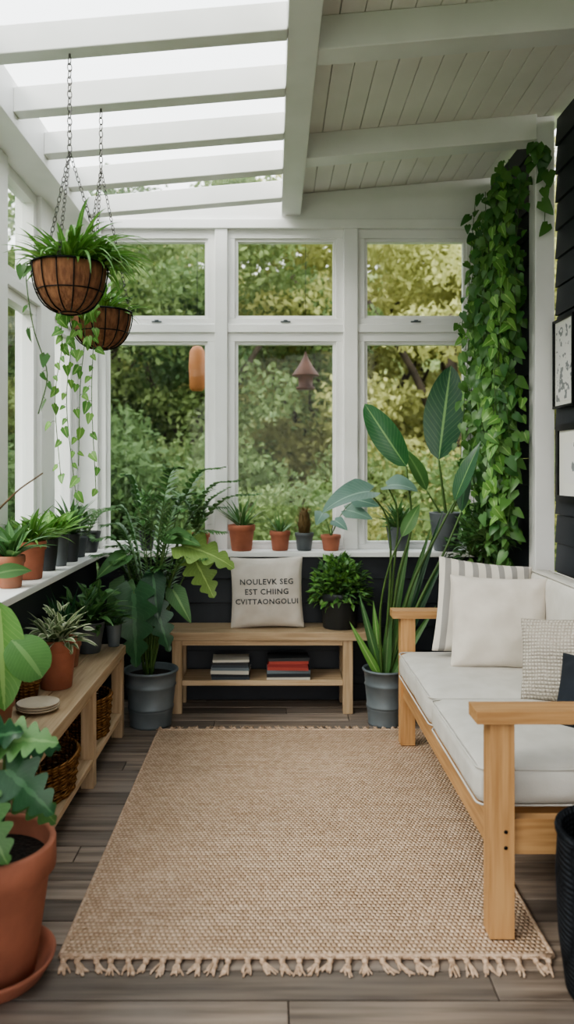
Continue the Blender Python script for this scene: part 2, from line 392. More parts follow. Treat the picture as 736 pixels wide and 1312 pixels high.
# ------------------------------------------------------------ room
def roof(x): return 2.985+.085*x
SILL=.865
YN=-1.4
mb=MB()
y=YN
while y<4.92:
    y1=min(y+.118,4.92); xs=[-1.30]; x=-1.30+R.uniform(.5,2)
    while x<1.46: xs.append(x); x+=R.uniform(1.4,2.4)
    xs.append(1.46)
    for a,b in zip(xs[:-1],xs[1:]):
        mb.box(a+.0015,b-.0015,y+.003,y1-.003,-.03,0,'deck')
    y=y1
mb.box(-1.30,1.46,YN,4.92,-.09,-.032,'under')
mb.obj('floor',bevel=.0025)
def laps(mb,ax,pos,a0,a1,z0,z1,sgn,step=.14,mat='dark',th=.05):
    z=z0
    while z<z1-.001:
        zt=min(z+step,z1); lo=.012; hi=.002
        if ax=='y':
            mb.hexa([(a0,pos-lo+0,z+.004),(a1,pos-lo,z+.004),(a1,pos+th,z+.004),(a0,pos+th,z+.004),(a0,pos-hi,zt),(a1,pos-hi,zt),(a1,pos+th,zt),(a0,pos+th,zt)],mat)
        else:
            p0=pos+sgn*lo; p1=pos+sgn*hi; pb=pos-sgn*th
            mb.hexa([(p0,a0,z+.004),(p0,a1,z+.004),(pb,a1,z+.004),(pb,a0,z+.004),(p1,a0,zt),(p1,a1,zt),(pb,a1,zt),(pb,a0,zt)],mat)
        z=zt
mb=MB(); laps(mb,'y',4.675,-1.02,1.285,0,.835,-1); mb.obj('wall_back')
mb=MB(); laps(mb,'x',-1.04,YN,4.66,0,.835,1); mb.obj('wall_left')
mb=MB(); laps(mb,'x',1.41,YN,3.945,0,3.08,-1); mb.obj('wall_right')
mb=MB(); laps(mb,'x',1.312,4.055,4.92,0,3.06,-1); mb.obj('wall_right_return')
mb=MB(); mb.box(-1.18,1.30,4.615,4.92,.835,SILL,'white'); mb.obj('trim_1',bevel=.004)
mb=MB(); mb.box(-1.30,-.985,YN,4.613,.835,SILL,'white'); mb.obj('trim_2',bevel=.004)
mb=MB()
for a,b in ((-1.18,-1.05),(-.348,-.273),(.424,.508),(1.21,1.30)):
    mb.box(a,b,4.765,4.90,SILL,2.80,'white')
mb.box(-1.18,1.30,4.775,4.90,2.165,2.215,'white')
mb.obj('trim_3',bevel=.003)
mb=MB(); mb.box(-1.18,1.30,4.755,4.90,2.785,2.84,'white')
mb.box(-1.18,1.40,4.775,4.90,2.84,3,'white',top=lambda x:roof(x)-.002)
mb.obj('trim_4',bevel=.003)
mb=MB(); mb.box(1.302,1.398,3.95,4.05,0,3,'white',top=lambda x:roof(x)-.003); mb.obj('trim_5',bevel=.003)
mb=MB(); mb.box(-.95,1.28,4.648,4.662,0,.09,'dark'); mb.obj('baseboard_back',bevel=.002)
wn=0
def window_y(x0,x1,z0,z1,fx,fz0,fz1,y=4.79,latch=False):
    global wn; wn+=1; mb=MB()
    g0,g1,h0,h1=x0+fx,x1-fx,z0+fz0,z1-fz1
    for (a,b,c,d) in ((x0,x1,z0,h0-.018),(x0,x1,h1+.018,z1),(x0,g0-.018,h0-.018,h1+.018),(g1+.018,x1,h0-.018,h1+.018)):
        mb.box(a,b,y,y+.06,c,d,'white')
    for (a,b,c,d) in ((g0-.018,g1+.018,h0-.018,h0),(g0-.018,g1+.018,h1,h1+.018),(g0-.018,g0,h0,h1),(g1,g1+.018,h0,h1)):
        mb.box(a,b,y+.015,y+.055,c,d,'white')
    mb.box(g0,g1,y+.034,y+.038,h0,h1,'glass')
    if latch:
        xc=(g0+g1)/2; mb.box(xc-.03,xc+.03,y-.012,y,z0+.012,z0+.02,'zinc'); mb.box(xc-.012,xc+.012,y-.018,y,z0+.02,z0+.026,'zinc')
    mb.obj('window_%d'%wn,bevel=.002)
for (a,b) in ((-1.05,-.348),(-.273,.424),(.508,1.21)):
    window_y(a,b,SILL,2.165,.062,.045,.07)
    window_y(a,b,2.215,2.785,.062,.055,.07,latch=True)
def window_x(y0,y1,z0,z1,x=-1.19):
    global wn; wn+=1; mb=MB(); f=.05
    mb.box(x-.06,x,y0,y1,z0,z0+f,'white'); mb.box(x-.06,x,y0,y1,z1-f,z1,'white')
    mb.box(x-.06,x,y0,y0+f,z0+f,z1-f,'white'); mb.box(x-.06,x,y1-f,y1,z0+f,z1-f,'white')
    mb.box(x-.04,x-.036,y0+f,y1-f,z0+f,z1-f,'glass'); mb.obj('window_%d'%wn,bevel=.002)
LU=[(4.25,4.72),(3.50,4.01),(2.60,3.38),(1.68,2.46),(.76,1.54),(-.16,.62),(-1.08,-.30)]
for a,b in LU:
    window_x(a,b,SILL,2.165); window_x(a,b,2.215,2.72)
mb=MB()
edges=[4.765]+[v for ab in LU for v in (ab[1],ab[0])]+[YN]
for i in range(0,len(edges)-1,2):
    mb.box(-1.30,-1.165,edges[i+1],edges[i],SILL,2.72,'white')
mb.box(-1.29,-1.17,YN,4.765,2.165,2.215,'white')
mb.obj('trim_6',bevel=.003)
mb=MB(); mb.box(-1.30,-1.03,YN,4.775,2.72,2.9,'white',top=lambda x:roof(x)-.003); mb.obj('trim_7',bevel=.003)
mb=MB()
def slopebeam(mb,x0,x1,y0,y1,dz,mat='white',up=0):
    mb.hexa([(x0,y0,roof(x0)-dz),(x1,y0,roof(x1)-dz),(x1,y1,roof(x1)-dz),(x0,y1,roof(x0)-dz),(x0,y0,roof(x0)+up),(x1,y0,roof(x1)+up),(x1,y1,roof(x1)+up),(x0,y1,roof(x0)+up)],mat)
ry=4.43
while ry>YN:
    slopebeam(mb,-1.03,.05,ry,ry+.075,.135,up=-.035); ry-=.425
mb.box(.05,.165,YN,4.775,2.862,3,'white',top=lambda x:roof(x)-.001)
for yy in (3.92,2.90,1.88,.86,-.16,-1.18): slopebeam(mb,.165,1.302 if yy>3.9 else 1.40,yy,yy+.12,.125)
mb.obj('ceiling_beams',bevel=.004)
mb=MB(); x=.06
while x<1.46:
    x1=min(x+.092,1.47)
    mb.hexa([(x+.001,YN,roof(x)+.0),(x1-.001,YN,roof(x1)),(x1-.001,4.92,roof(x1)),(x+.001,4.92,roof(x)),(x+.001,YN,roof(x)+.03),(x1-.001,YN,roof(x1)+.03),(x1-.001,4.92,roof(x1)+.03),(x+.001,4.92,roof(x)+.03)],'ceil'); x=x1
mb.hexa([(.06,YN,roof(.06)+.031),(1.47,YN,roof(1.47)+.031),(1.47,4.92,roof(1.47)+.031),(.06,4.92,roof(.06)+.031),(.06,YN,3.2),(1.47,YN,3.25),(1.47,4.92,3.25),(.06,4.92,3.2)],'ceil')
mb.obj('ceiling',bevel=.003)
mb=MB()
mb.add([(-1.32,YN,roof(-1.32)+.015),(.058,YN,roof(.058)+.015),(.058,5.3,roof(.058)+.015),(-1.32,5.3,roof(-1.32)+.015)],[(0,1,2,3)],'glass',False)
ry=4.43-.2
while ry>YN:
    slopebeam(mb,-1.32,.055,ry,ry+.02,-.019,'zinc',up=.035); ry-=.85
mb.obj('skylight_glazing')
mb=MB(); mb.box(-1.32,1.47,5.22,5.30,2.84,2.90,'white')
for x in (-1.25,-.5,.1,.75,1.4): mb.box(x,x+.05,4.90,5.22,2.84,2.90,'white')
mb.obj('roof_eave',bevel=.003)

# ------------------------------------------------------------ rug
mb=MB(); x0,x1,y0,y1=-.585,.77,2.19,4.08
nx,ny=60,84; vs=[];fs=[]
for j in range(ny+1):
    for i in range(nx+1):
        x=x0+(x1-x0)*i/nx; y=y0+(y1-y0)*j/ny
        ed=.004*math.sin(y*9) if i in(0,nx) else 0
        vs.append((x+ed,y+.006*math.sin(x*7)*(1 if j in (0,ny) else 0),.012+.002*NZ.noise(Vector((x*6,y*6,0)))))
for j in range(ny):
    for i in range(nx): a=j*(nx+1)+i; fs.append((a,a+1,a+nx+2,a+nx+1))
mb.add(vs,fs,'jute',True)
for xx in (x0,x1): mb.tube([(xx,y0+(y1-y0)*k/30,.0075) for k in range(31)],.0075,'jutef',8)
for yy in (y0,y1): mb.tube([(x0+(x1-x0)*k/30,yy,.008) for k in range(31)],.008,'jutef',8)
nt_=30
for side,yy in ((-1,y0),(1,y1)):
    for k in range(nt_):
        x=x0+.012+(x1-x0-.024)*k/(nt_-1)+R.uniform(-.008,.008)
        for q in (-.016,-.006,.006,.016): mb.tube([(x+q,yy,.010),(x+q*.4,yy+side*.014,.010),(x,yy+side*.022,.011)],.0036,'jutef',5)
        kn=Vector((x,yy+side*.025,.010))
        mb.lathe([(.001,-.009),(.006,-.007),(.0095,0),(.006,.007),(.001,.009)],kn,'jutef',8)
        a0=R.uniform(-.5,.5)
        for q in range(10):
            a=a0+R.uniform(-.4,.4); l=R.uniform(.03,.06)
            e=kn+Vector((math.sin(a)*l,side*math.cos(a)*l,-.006))
            mb.tube([kn,kn.lerp(e,.5)+Vector((R.uniform(-.006,.006),0,-.002)),e],lambda t:.0033*(1-.3*t),'jutef',5)
mb.obj('jute_rug')

# ------------------------------------------------------------ back bench
mb=MB()
bx0,bx1,by0,by1=-.64,.54,4.36,4.645
mb.box(bx0,bx1,by0,by0+.14,.405,.45,'oakx'); mb.box(bx0,bx1,by0+.143,by1,.405,.45,'oakx')
for xa in (-.555,.385):
    for ya in (by0+.012,by1-.06): mb.box(xa,xa+.055,ya,ya+.045,0,.404,'oakz')
    mb.box(xa+.008,xa+.047,by0+.058,by1-.061,.345,.404,'oaky')
mb.box(-.50,.385,by0+.018,by0+.045,.375,.404,'oakx')
mb.box(-.50,.385,by0+.015,by1-.02,.155,.185,'oakx')
mb.obj('wooden_bench',bevel=.003)
def books(name,x,y,z,cols,w):
    mb=MB(); zz=z
    for c in cols:
        h=R.uniform(.013,.02); ww=w*R.uniform(.88,1); dd=.16*R.uniform(.9,1); a=R.uniform(-.06,.06)
        def bx(x0,x1,y0,y1,z0,z1,m):
            vs=[]
            for zc in (z0,z1):
                for (u,v_) in ((x0,y0),(x1,y0),(x1,y1),(x0,y1)):
                    vs.append((x+u*math.cos(a)-v_*math.sin(a),y+u*math.sin(a)+v_*math.cos(a),zc))
            mb.hexa(vs,m)
        bx(-ww/2,ww/2,-dd/2,dd/2,zz,zz+.003,BM[c]); bx(-ww/2,ww/2,-dd/2,dd/2,zz+h-.003,zz+h,BM[c]); bx(-ww/2,ww/2,-dd/2,-dd/2+.003,zz+.003,zz+h-.003,BM[c])
        bx(-ww/2+.004,ww/2-.004,-dd/2+.004,dd/2-.004,zz+.003,zz+h-.003,'pages'); zz+=h
    mb.obj(name)
books('book_stack',-.235,4.46,.186,[3,6,2,7,3,1,2],.215)
books('book_stack',.085,4.46,.186,[2,6,7,4,0,4,1],.245)

# ------------------------------------------------------------ left bench
mb=MB(); X0,X1=-1.02,-.745
mb.box(X0,-.885,2.42,4.05,.412,.457,'oaky'); mb.box(-.882,X1,2.42,4.05,.412,.457,'oaky')
for yy in (3.985,3.35,2.45):
    for xx in (X1-.065,X0+.01): mb.box(xx,xx+.055,yy,yy+.055,0,.411,'oakz')
    mb.box(X0+.066,X1-.066,yy+.01,yy+.045,.09,.135,'oakx'); mb.box(X0+.066,X1-.066,yy+.01,yy+.045,.36,.411,'oakx')
for ya,yb in ((2.506,3.349),(3.406,3.984)):
    mb.box(X1-.05,X1-.022,ya,yb,.377,.411,'oaky'); mb.box(X0+.012,X1-.012,ya,yb,.10,.125,'oaky')
mb.obj('plant_bench',bevel=.003)

# ------------------------------------------------------------ sofa
sofa=D.objects.new('wooden_sofa',None); S.collection.objects.link(sofa)
mb=MB(); fx=.615
for yy in (2.255,3.83):
    mb.box(fx,fx+.07,yy,yy+.07,.016,.628,'teakz'); mb.box(1.30,1.37,yy,yy+.07,0,.628,'teakz')
    mb.box(fx+.071,1.299,yy+.015,yy+.055,.25,.35,'teakx'); 
    ya=yy-.015; mb.box(fx-.04,1.385,ya,ya+.10,.629,.665,'teakx')
mb.box(fx+.012,fx+.05,2.326,3.829,.245,.345,'teaky'); mb.box(1.325,1.36,2.326,3.829,.245,.345,'teaky')
mb.box(1.335,1.36,2.326,3.829,.70,.77,'teaky'); 
for yy in (2.255,3.83): mb.box(1.33,1.37,yy,yy+.07,.666,.78,'teakz')
for k in range(9): mb.box(1.34,1.355,2.42+.165*k,2.47+.165*k,.346,.70,'teakz')
for k in range(8): mb.box(fx+.051,1.324,2.40+.19*k,2.47+.19*k,.305,.33,'teakx')
for zz in (.275,.32):
    mb.tube([(fx+.045,2.2552,zz),(fx+.045,2.2535,zz)],.006,'wire',10)
mb.obj('frame',bevel=.006,parent=sofa)
def rcush(name,x0,x1,y0,y1,z0,z1,mat,r=.045,puff=.012,n=16,parent=None,tilt=0,axis=2):
    c=Vector(((x0+x1)/2,(y0+y1)/2,(z0+z1)/2)); h=Vector(((x1-x0)/2,(y1-y0)/2,(z1-z0)/2))
    mb=MB(); g=[-1+2*i/n for i in range(n+1)]
    for ax in range(3):
        for sg in (-1,1):
            vs=[];fs=[]
            for i,u in enumerate(g):
                for j,v_ in enumerate(g):
                    p=[0,0,0]; p[ax]=sg; p[(ax+1)%3]=u; p[(ax+2)%3]=v_
                    P=Vector((p[0]*h.x,p[1]*h.y,p[2]*h.z))
                    rr=min(r,min(h)*.95)
                    q=Vector([max(-(h[k]-rr),min(h[k]-rr,P[k])) for k in range(3)])
                    d=P-q
                    if d.length>1e-6: P=q+d.normalized()*rr
                    a,b=(axis+1)%3,(axis+2)%3
                    pf=puff*(1-(P[a]/h[a])**2)*(1-(P[b]/h[b])**2)
                    P[axis]+=pf*(1 if P[axis]>0 else -.3)
                    P+=Vector((NZ.noise(P*6+c),NZ.noise(P*6-c),NZ.noise(P*5+c*2)))*.004
                    vs.append(P)
            for i in range(n):
                for j in range(n):
                    a=i*(n+1)+j; fs.append((a,a+1,a+n+2,a+n+1) if sg<0 else (a,a+n+1,a+n+2,a+1))
            mb.add(vs,fs,mat,True)
    for zz in (-1,1):
        hx_,hy_=[h[k] for k in range(3) if k!=axis]
        rr=min(r,.04); pts=[]
        for k in range(40):
            a=2*math.pi*k/40; ca,sa=math.cos(a),math.sin(a)
            pa=(hx_-rr)*(1 if ca>0 else -1)+rr*ca*.93; pb=(hy_-rr)*(1 if sa>0 else -1)+rr*sa*.93
            pz=zz*(h[axis]-r*.28)
            o=[0,0,0]; idx=[k2 for k2 in range(3) if k2!=axis]; o[idx[0]]=pa;o[idx[1]]=pb;o[axis]=pz; pts.append(o)
        mb.tube(pts,.0035,mat,5,True)
    mw=Matrix.Translation(c)@Matrix.Rotation(tilt,4,'Y')
    return mb.obj(name,mw=mw,parent=parent)
rcush('seat_cushion_1',.60,1.30,3.055,3.825,.348,.478,'cream',parent=sofa)
rcush('seat_cushion_2',.60,1.30,2.335,3.045,.348,.478,'cream',parent=sofa)
rcush('back_cushion_1',1.195,1.32,3.07,3.82,.47,.87,'cream',parent=sofa,axis=0,puff=.02,tilt=.05)
rcush('back_cushion_2',1.195,1.32,2.34,3.05,.47,.87,'cream',parent=sofa,axis=0,puff=.02,tilt=.05)

def pillow(name,c,w,h,t,mat,rot,n=26,text=None,seed=1):
    mb=MB()
    def pt(u,v_,s):
        x=w/2*u*(1-.055*(1-v_*v_)); y=h/2*v_*(1-.055*(1-u*u))
        b=max(0,(1-u*u)*(1-v_*v_))
        z=s*(t/2*b**.42)
        z+=s*.011*NZ.noise(Vector((u*2.3+seed,v_*2.3,seed)))*min(1,b*4)
        cr=max(0,abs(u)*abs(v_)-.3)
        z+=s*.014*math.sin((u-v_)*11+seed)*cr*min(1,b*6)
        return Vector((x,y,z))
    for s in (-1,1):
        vs=[];fs=[]
        for i in range(n+1):
            for j in range(n+1):
                u=math.sin(math.pi/2*(-1+2*i/n)); v_=math.sin(math.pi/2*(-1+2*j/n)); vs.append(pt(u,v_,s))
        for i in range(n):
            for j in range(n):
                a=i*(n+1)+j; fs.append((a,a+n+1,a+n+2,a+1) if s>0 else (a,a+1,a+n+2,a+n+1))
        mb.add(vs,fs,mat,True)
    pts=[]
    for k in range(80):
        q=k/20; e=int(q); f=-1+2*(q-e)
        u,v_=((f,-1),(1,f),(-f,1),(-1,-f))[e]; pts.append(pt(u,v_,1))
    mb.tube(pts,.003,mat,5,True)
    if text:
        for (body,yy,sz) in text:
            cu=D.curves.new('txt','FONT'); cu.body=body; cu.size=sz; cu.align_x='CENTER'; cu.resolution_u=2; cu.space_character=1.1; cu.offset=.0008
            o=D.objects.new('txt',cu); S.collection.objects.link(o)
            dg=bpy.context.evaluated_depsgraph_get(); me=D.meshes.new_from_object(o.evaluated_get(dg))
            vs=[]
            for q in me.vertices:
                x=q.co.x; y=q.co.y+yy
                p=pt(max(-.95,min(.95,x/(w/2*.97))),y/(h/2*.97),1); vs.append(Vector((x,y,p.z+.003)))
            mb.add(vs,[tuple(p.vertices) for p in me.polygons],'ink',False)
            D.objects.remove(o); D.meshes.remove(me); D.curves.remove(cu)
    mw=Matrix.Translation(Vector(c))@rot
    return mb.obj(name,mw=mw)
def prot(yaw,lean,roll=0):
    return Matrix.Rotation(yaw,4,'Z')@Matrix.Rotation(math.pi/2-lean,4,'X')@Matrix.Rotation(roll,4,'Z')
pillow('printed_pillow',(-.035,4.515,.648),.41,.395,.13,'cream2',prot(0,.12,.02),text=[('NOULEVK SEG',.045,.043),('EST CHIING',-.010,.043),('CVITTAONGOLUI',-.064,.041)],seed=3)
pillow('striped_pillow',(.975,3.70,.70),.44,.43,.13,'stripe',prot(.05,.16,-.12),seed=5)
pillow('cream_pillow',(.995,3.50,.672),.42,.40,.15,'cream2',prot(-.08,.24,-.03),seed=8)
pillow('knitted_pillow',(1.09,2.98,.632),.33,.31,.12,'knit',prot(-.7,.3,.12),seed=2)
pillow('navy_pillow',(1.09,2.64,.59),.30,.25,.11,'navy',prot(-.75,.42,.0),seed=4)

mb=MB(); c=(.905,2.03,0)
pr=[(.001,0),(.135,0),(.15,.012),(.168,.15),(.175,.30),(.170,.40),(.176,.412),(.176,.425),(.160,.425),(.156,.41),(.150,.20),(.14,.06),(.001,.05)]
mb.lathe(pr,c,'charw',48); mb.ring((c[0],c[1],.42),.168,.009,'charw',40)
mb.obj('woven_floor_basket')

def picture(name,y0,y1,z0,z1,art,fm,fw=.012,mat_=.03):
    mb=MB(); x=1.396
    mb.box(x-.02,x,y0,y1,z0,z0+fw,fm); mb.box(x-.02,x,y0,y1,z1-fw,z1,fm); mb.box(x-.02,x,y0,y0+fw,z0+fw,z1-fw,fm); mb.box(x-.02,x,y1-fw,y1,z0+fw,z1-fw,fm)
    mb.box(x-.01,x-.002,y0+fw,y1-fw,z0+fw,z1-fw,'paper')
    mb.box(x-.012,x-.0095,y0+fw+mat_,y1-fw-mat_,z0+fw+mat_,z1-fw-mat_,art)
    mb.obj(name)
picture('framed_print',3.66,3.92,1.64,2.07,'art1','wire',mat_=.02)
picture('framed_print',3.56,3.88,1.19,1.56,'art2','wire',fw=.03,mat_=.06)

# ------------------------------------------------------------ hanging baskets
def chain(mb,a,b,mat='steel',ll=.03,th=.0022):
    a=Vector(a);b=Vector(b); d=b-a; n=max(2,int(d.length/(ll*.78))); t=d.normalized(); s1=t.orthogonal().normalized(); s2=t.cross(s1)
    for i in range(n):
        c=a+d*((i+.5)/n); s=s1 if i%2 else s2
        mb.tube([c+t*(math.cos(2*math.pi*k/10)*ll*.5)+s*(math.sin(2*math.pi*k/10)*ll*.28) for k in range(10)],th,mat,4,True)
def basket(mb,c,r,h,top,split):
    cx,cy,cz=c
    prof=lambda q:(r*math.sin(q*math.pi/2)**.75 if q>0 else .001, h*(1-math.cos(q*math.pi/2)))
    pr=[(.001,0)]+[prof(i/10) for i in range(1,11)]+[(r*.93,h+.003),(r*.9,h*.9),(.001,h*.86)]
    mb.lathe(pr,c,'coir',36)
    mb.ring((cx,cy,cz+h),r+.004,.0035,'wire',40)
    p5=prof(.62); mb.ring((cx,cy,cz+p5[1]),p5[0]+.004,.0022,'wire',36); mb.ring((cx,cy,cz+.0),r*.25,.0025,'wire',20)
    for k in range(14):
        a=2*math.pi*(k+.3)/14
        mb.tube([(cx+(prof(i/8)[0]+.004)*math.cos(a),cy+(prof(i/8)[0]+.004)*math.sin(a),cz+prof(i/8)[1]-.001) for i in range(1,9)],.0024,'wire',5)
    sp=Vector((cx,cy,split))
    chain(mb,(cx,cy,top-.012),sp); 
    mb.tube([(cx,cy,top+.004),(cx,cy,top-.012)],.004,'steel',6); 
    for k in range(3):
        a=2*math.pi*k/3+.5; chain(mb,sp,(cx+(r+.002)*math.cos(a),cy+(r+.002)*math.sin(a),cz+h),ll=.022,th=.0016)
    return Vector((cx,cy,cz+h*.9))
mb=MB(); c1=(-.707,2.7675,1.888); t=basket(mb,c1,.127,.165,roof(-.707)-.135,2.45)
rosette(mb,t,90,.18,.022,'strap',(.5,1.45),1.5,'lf_bright',r0=.08)
rosette(mb,t,60,.15,.024,'lance',(.4,1.35),1.0,'lf_bright',r0=.09)
rosette(mb,t,60,.29,.018,'strap',(.5,1.2),2.0,'lf_bright',azr=(-1.3,1.0),r0=.09)
bushy(mb,t+V(.10,0,-.01),.10,.09,110,.038,'lf_bright')
vine(mb,[t+V(-.08,-.04,0),t+V(-.135,-.05,.0),t+V(-.11,-.06,-.2),t+V(-.07,-.03,-.36),t+V(-.10,-.03,-.50)],9,.045,spread=.02)
mb.obj('hanging_basket_spider_plant')
mb=MB(); c2=(-.69,3.1925,1.828); t=basket(mb,c2,.121,.145,roof(-.69)-.135,2.55)
bushy(mb,t,.11,.10,110,.045,'lf_bright','lance',asp=.4)
rosette(mb,t,46,.18,.016,'strap',(.5,1.4),1.4,'lf_bright',r0=.07)
for dx,dy,ln in ((-.055,-.09,.74),(-.02,-.10,.60),(-.11,.02,.66),(.005,-.11,.70)):
    s=t+V(dx*.9,dy*.9,0); e=t+V(dx*1.5,dy*1.5,.0)
    vine(mb,[s,e+Z*.01,e-Z*.12,e-Z*ln*.5+V(R.uniform(-.03,.03),0,0),e-Z*ln+V(R.uniform(-.05,.05),0,0)],int(ln*34),.042,spread=.02,hint=(.2,-1,0),mat='lf_bright',r=.0016)
mb.obj('hanging_basket_trailing_ivy')

# ------------------------------------------------------------ wall vine right
mb=MB()
pc=pot(mb,(1.17,4.44,0),.11,.22,'gpot',rim=False)
for k in range(8):
    a=2*math.pi*k/8; mb.tube(cat([pc,pc+V(.05*math.cos(a),.05*math.sin(a),.25),V(1.2+.04*math.cos(a),4.40+.1*math.sin(a),.86)],5),.003,'stem',5)
for k in range(46):
    xo=R.uniform(1.12,1.25); yo=R.uniform(3.96,4.54); zt=R.uniform(2.65,2.93) if k%2 else R.uniform(2.3,2.8); zb=R.uniform(.8,1.5)
    pts=[V(xo+.01,yo,zt)]
    m_=5
    for q in range(1,m_+1): pts.append(V(xo+R.uniform(-.05,.03)-.01*q*.3,yo+R.uniform(-.05,.05),zt+(zb-zt)*q/m_))
    vine(mb,pts,int((zt-zb)*26),.068,spread=.04,hint=(-.8,-1,0),mat='lf_vine' if k%3 else 'lf_bright')
vine(mb,[V(1.26,4.02,2.75),V(1.27,3.91,2.92),V(1.31,3.90,2.93),V(1.34,3.90,2.8),V(1.33,3.90,2.55)],16,.085,spread=.03,hint=(-.3,-1,0))
vine(mb,[V(1.2,4.1,2.6),V(1.12,4.1,2.66),V(1.08,4.1,2.5),V(1.09,4.08,2.2)],14,.06,spread=.03)
vine(mb,[V(1.2,4.2,2.3),V(1.05,4.2,2.2),V(1.0,4.2,2.12),V(1.0,4.2,1.98)],10,.06,spread=.03)
for q in (V(1.12,4.40,.86),V(1.15,4.22,.95)):
    bushy(mb,q,.15,.20,230,.06,'lf_mid','lance',asp=.45)
mb.obj('climbing_pothos_vine',lim=(None,1.292,None))

# ------------------------------------------------------------ sill plants, back
def sillpot(name,x,y,r,h,mat,fn,rim=True,z=SILL+.001,lim=(-1.16,None,4.785)):
    mb=MB(); t=pot(mb,(x,y,z),r,h,mat,rim); fn(mb,t); return mb.obj(name,lim=lim)
YS=4.705; LB=(-1.022,None,None)
sillpot('potted_fern',-1.07,4.60,.075,.12,'dpot',lambda mb,t:[frond(mb,[t,t+sph(1.0,a)*.14,t+sph(.6,a)*.26],.05,.012,12,'lf_mid') for a in [R.uniform(0,6.28) for _ in range(12)]],rim=False)
sillpot('potted_herb',-.745,YS,.048,.115,'dpot',lambda mb,t:bushy(mb,t,.10,.26,110,.045,'lf_mid','lance',asp=.45,azr=(2.9,6.5)),rim=False)
def f_(mb,t):
    for a in (3.3,4.0,4.6,5.3,6.0,2.9,6.3): frond(mb,[t,t+sph(1.25,a)*.2,t+sph(.95,a)*.36],.06,.02,14,'lf_mid')
    bushy(mb,t,.09,.3,60,.04,'lf_mid','lance',asp=.4)
sillpot('potted_palm',-.45,YS,.078,.10,'terra',f_)
sillpot('potted_agave',-.185,YS-.01,.080,.152,'terra',lambda mb,t:(rosette(mb,t,26,.22,.028,'spike',(.35,1.45),.5,'lf_mid',r0=.02),rosette(mb,t,12,.20,.024,'spike',(.5,1.3),.4,'lf_var',r0=.01)))
sillpot('potted_aloe',.042,YS,.062,.115,'terra',lambda mb,t:rosette(mb,t,22,.13,.02,'spike',(.5,1.5),.2,'lf_mid',r0=.02))
def cact(mb,t):
    mb.lathe([(.001,0),(.03,.01),(.038,.06),(.03,.12),(.012,.15),(.001,.155)],t,'cact',14)
    for i in range(140):
        a=R.uniform(0,6.28); z=R.uniform(.0,.15); leaf(mb,t+V(.03*math.cos(a)*(1-z*3),.03*math.sin(a)*(1-z*3),z),sph(R.uniform(.3,1.1),a),.045,.009,'spike',.2,.1,3,'cact')
sillpot('potted_cactus',.185,YS,.056,.105,'gpot',cact)
def f2(mb,t):
    for (dx,dy,dz,l,w) in ((-.05,-.03,.14,.13,.10),(.09,-.02,.16,.17,.12),(.02,-.05,.10,.12,.09),(.14,-.04,.22,.15,.11)):
        petleaf(mb,t,t+V(dx,dy,dz),l,w,'heart','lf_grey',hint=(0,-1,.6),ldir=(dx*4+.1,-.3,-.1),droop=.5,r=.003)
sillpot('potted_begonia',.342,YS,.060,.092,'terra',f2)
sillpot('potted_grass',.74,YS,.072,.14,'gpot',lambda mb,t:(rosette(mb,t,30,.26,.02,'strap',(.7,1.5),1.0,'lf_mid',r0=.02),bushy(mb,t,.09,.1,40,.05,'lf_mid')),rim=False)
def f3(mb,t):
    b=t
    petleaf(mb,b,V(.97,4.66,1.40),.56,.235,'paddle','lf_glossy',hint=(-.35,-1,.1),ldir=(.12,-.02,1),droop=.12,r=.009,bow=0,fold=.18,n=16)
    petleaf(mb,b+V(.02,0,0),V(1.12,4.62,1.30),.30,.09,'lance','lf_dark',hint=(-.6,-1,.1),ldir=(.35,-.05,1),droop=.3,r=.006,bow=0,n=12)
    petleaf(mb,b-V(.02,0,0),V(.90,4.66,1.22),.30,.11,'lance','lf_mid',hint=(.6,-1,.1),ldir=(-.35,-.05,.9),droop=.5,r=.006,bow=0,n=12)
sillpot('potted_banana_plant',1.02,4.685,.10,.225,'gpot',f3,rim=False)

sillpot('potted_calathea',-1.07,3.24,.06,.13,'terra2',lambda mb,t:rosette(mb,t,22,.20,.05,'lance',(.5,1.4),1.0,'lf_mid'))
sillpot('potted_spider_plant',-1.07,3.50,.072,.165,'terra',lambda mb,t:(rosette(mb,t,54,.21,.024,'strap',(.5,1.45),1.3,'lf_bright',r0=.03),bushy(mb,t,.08,.10,40,.05,'lf_bright')))
sillpot('potted_peace_lily',-1.07,3.78,.052,.15,'dpot',lambda mb,t:rosette(mb,t,26,.22,.05,'lance',(.6,1.4),1.0,'lf_bright'),rim=False)
sillpot('potted_croton',-1.06,3.96,.045,.155,'gpot',lambda mb,t:rosette(mb,t,20,.18,.04,'lance',(.6,1.4),1.0,'lf_bright'),rim=False)
sillpot('potted_dracaena',-1.05,4.14,.048,.145,'dpot',lambda mb,t:rosette(mb,t,28,.24,.03,'strap',(.7,1.4),1.0,'lf_mid'),rim=False)
sillpot('potted_ivy',-1.07,4.36,.055,.11,'gpot',lambda mb,t:bushy(mb,t,.09,.16,90,.045,'lf_mid'),rim=False)

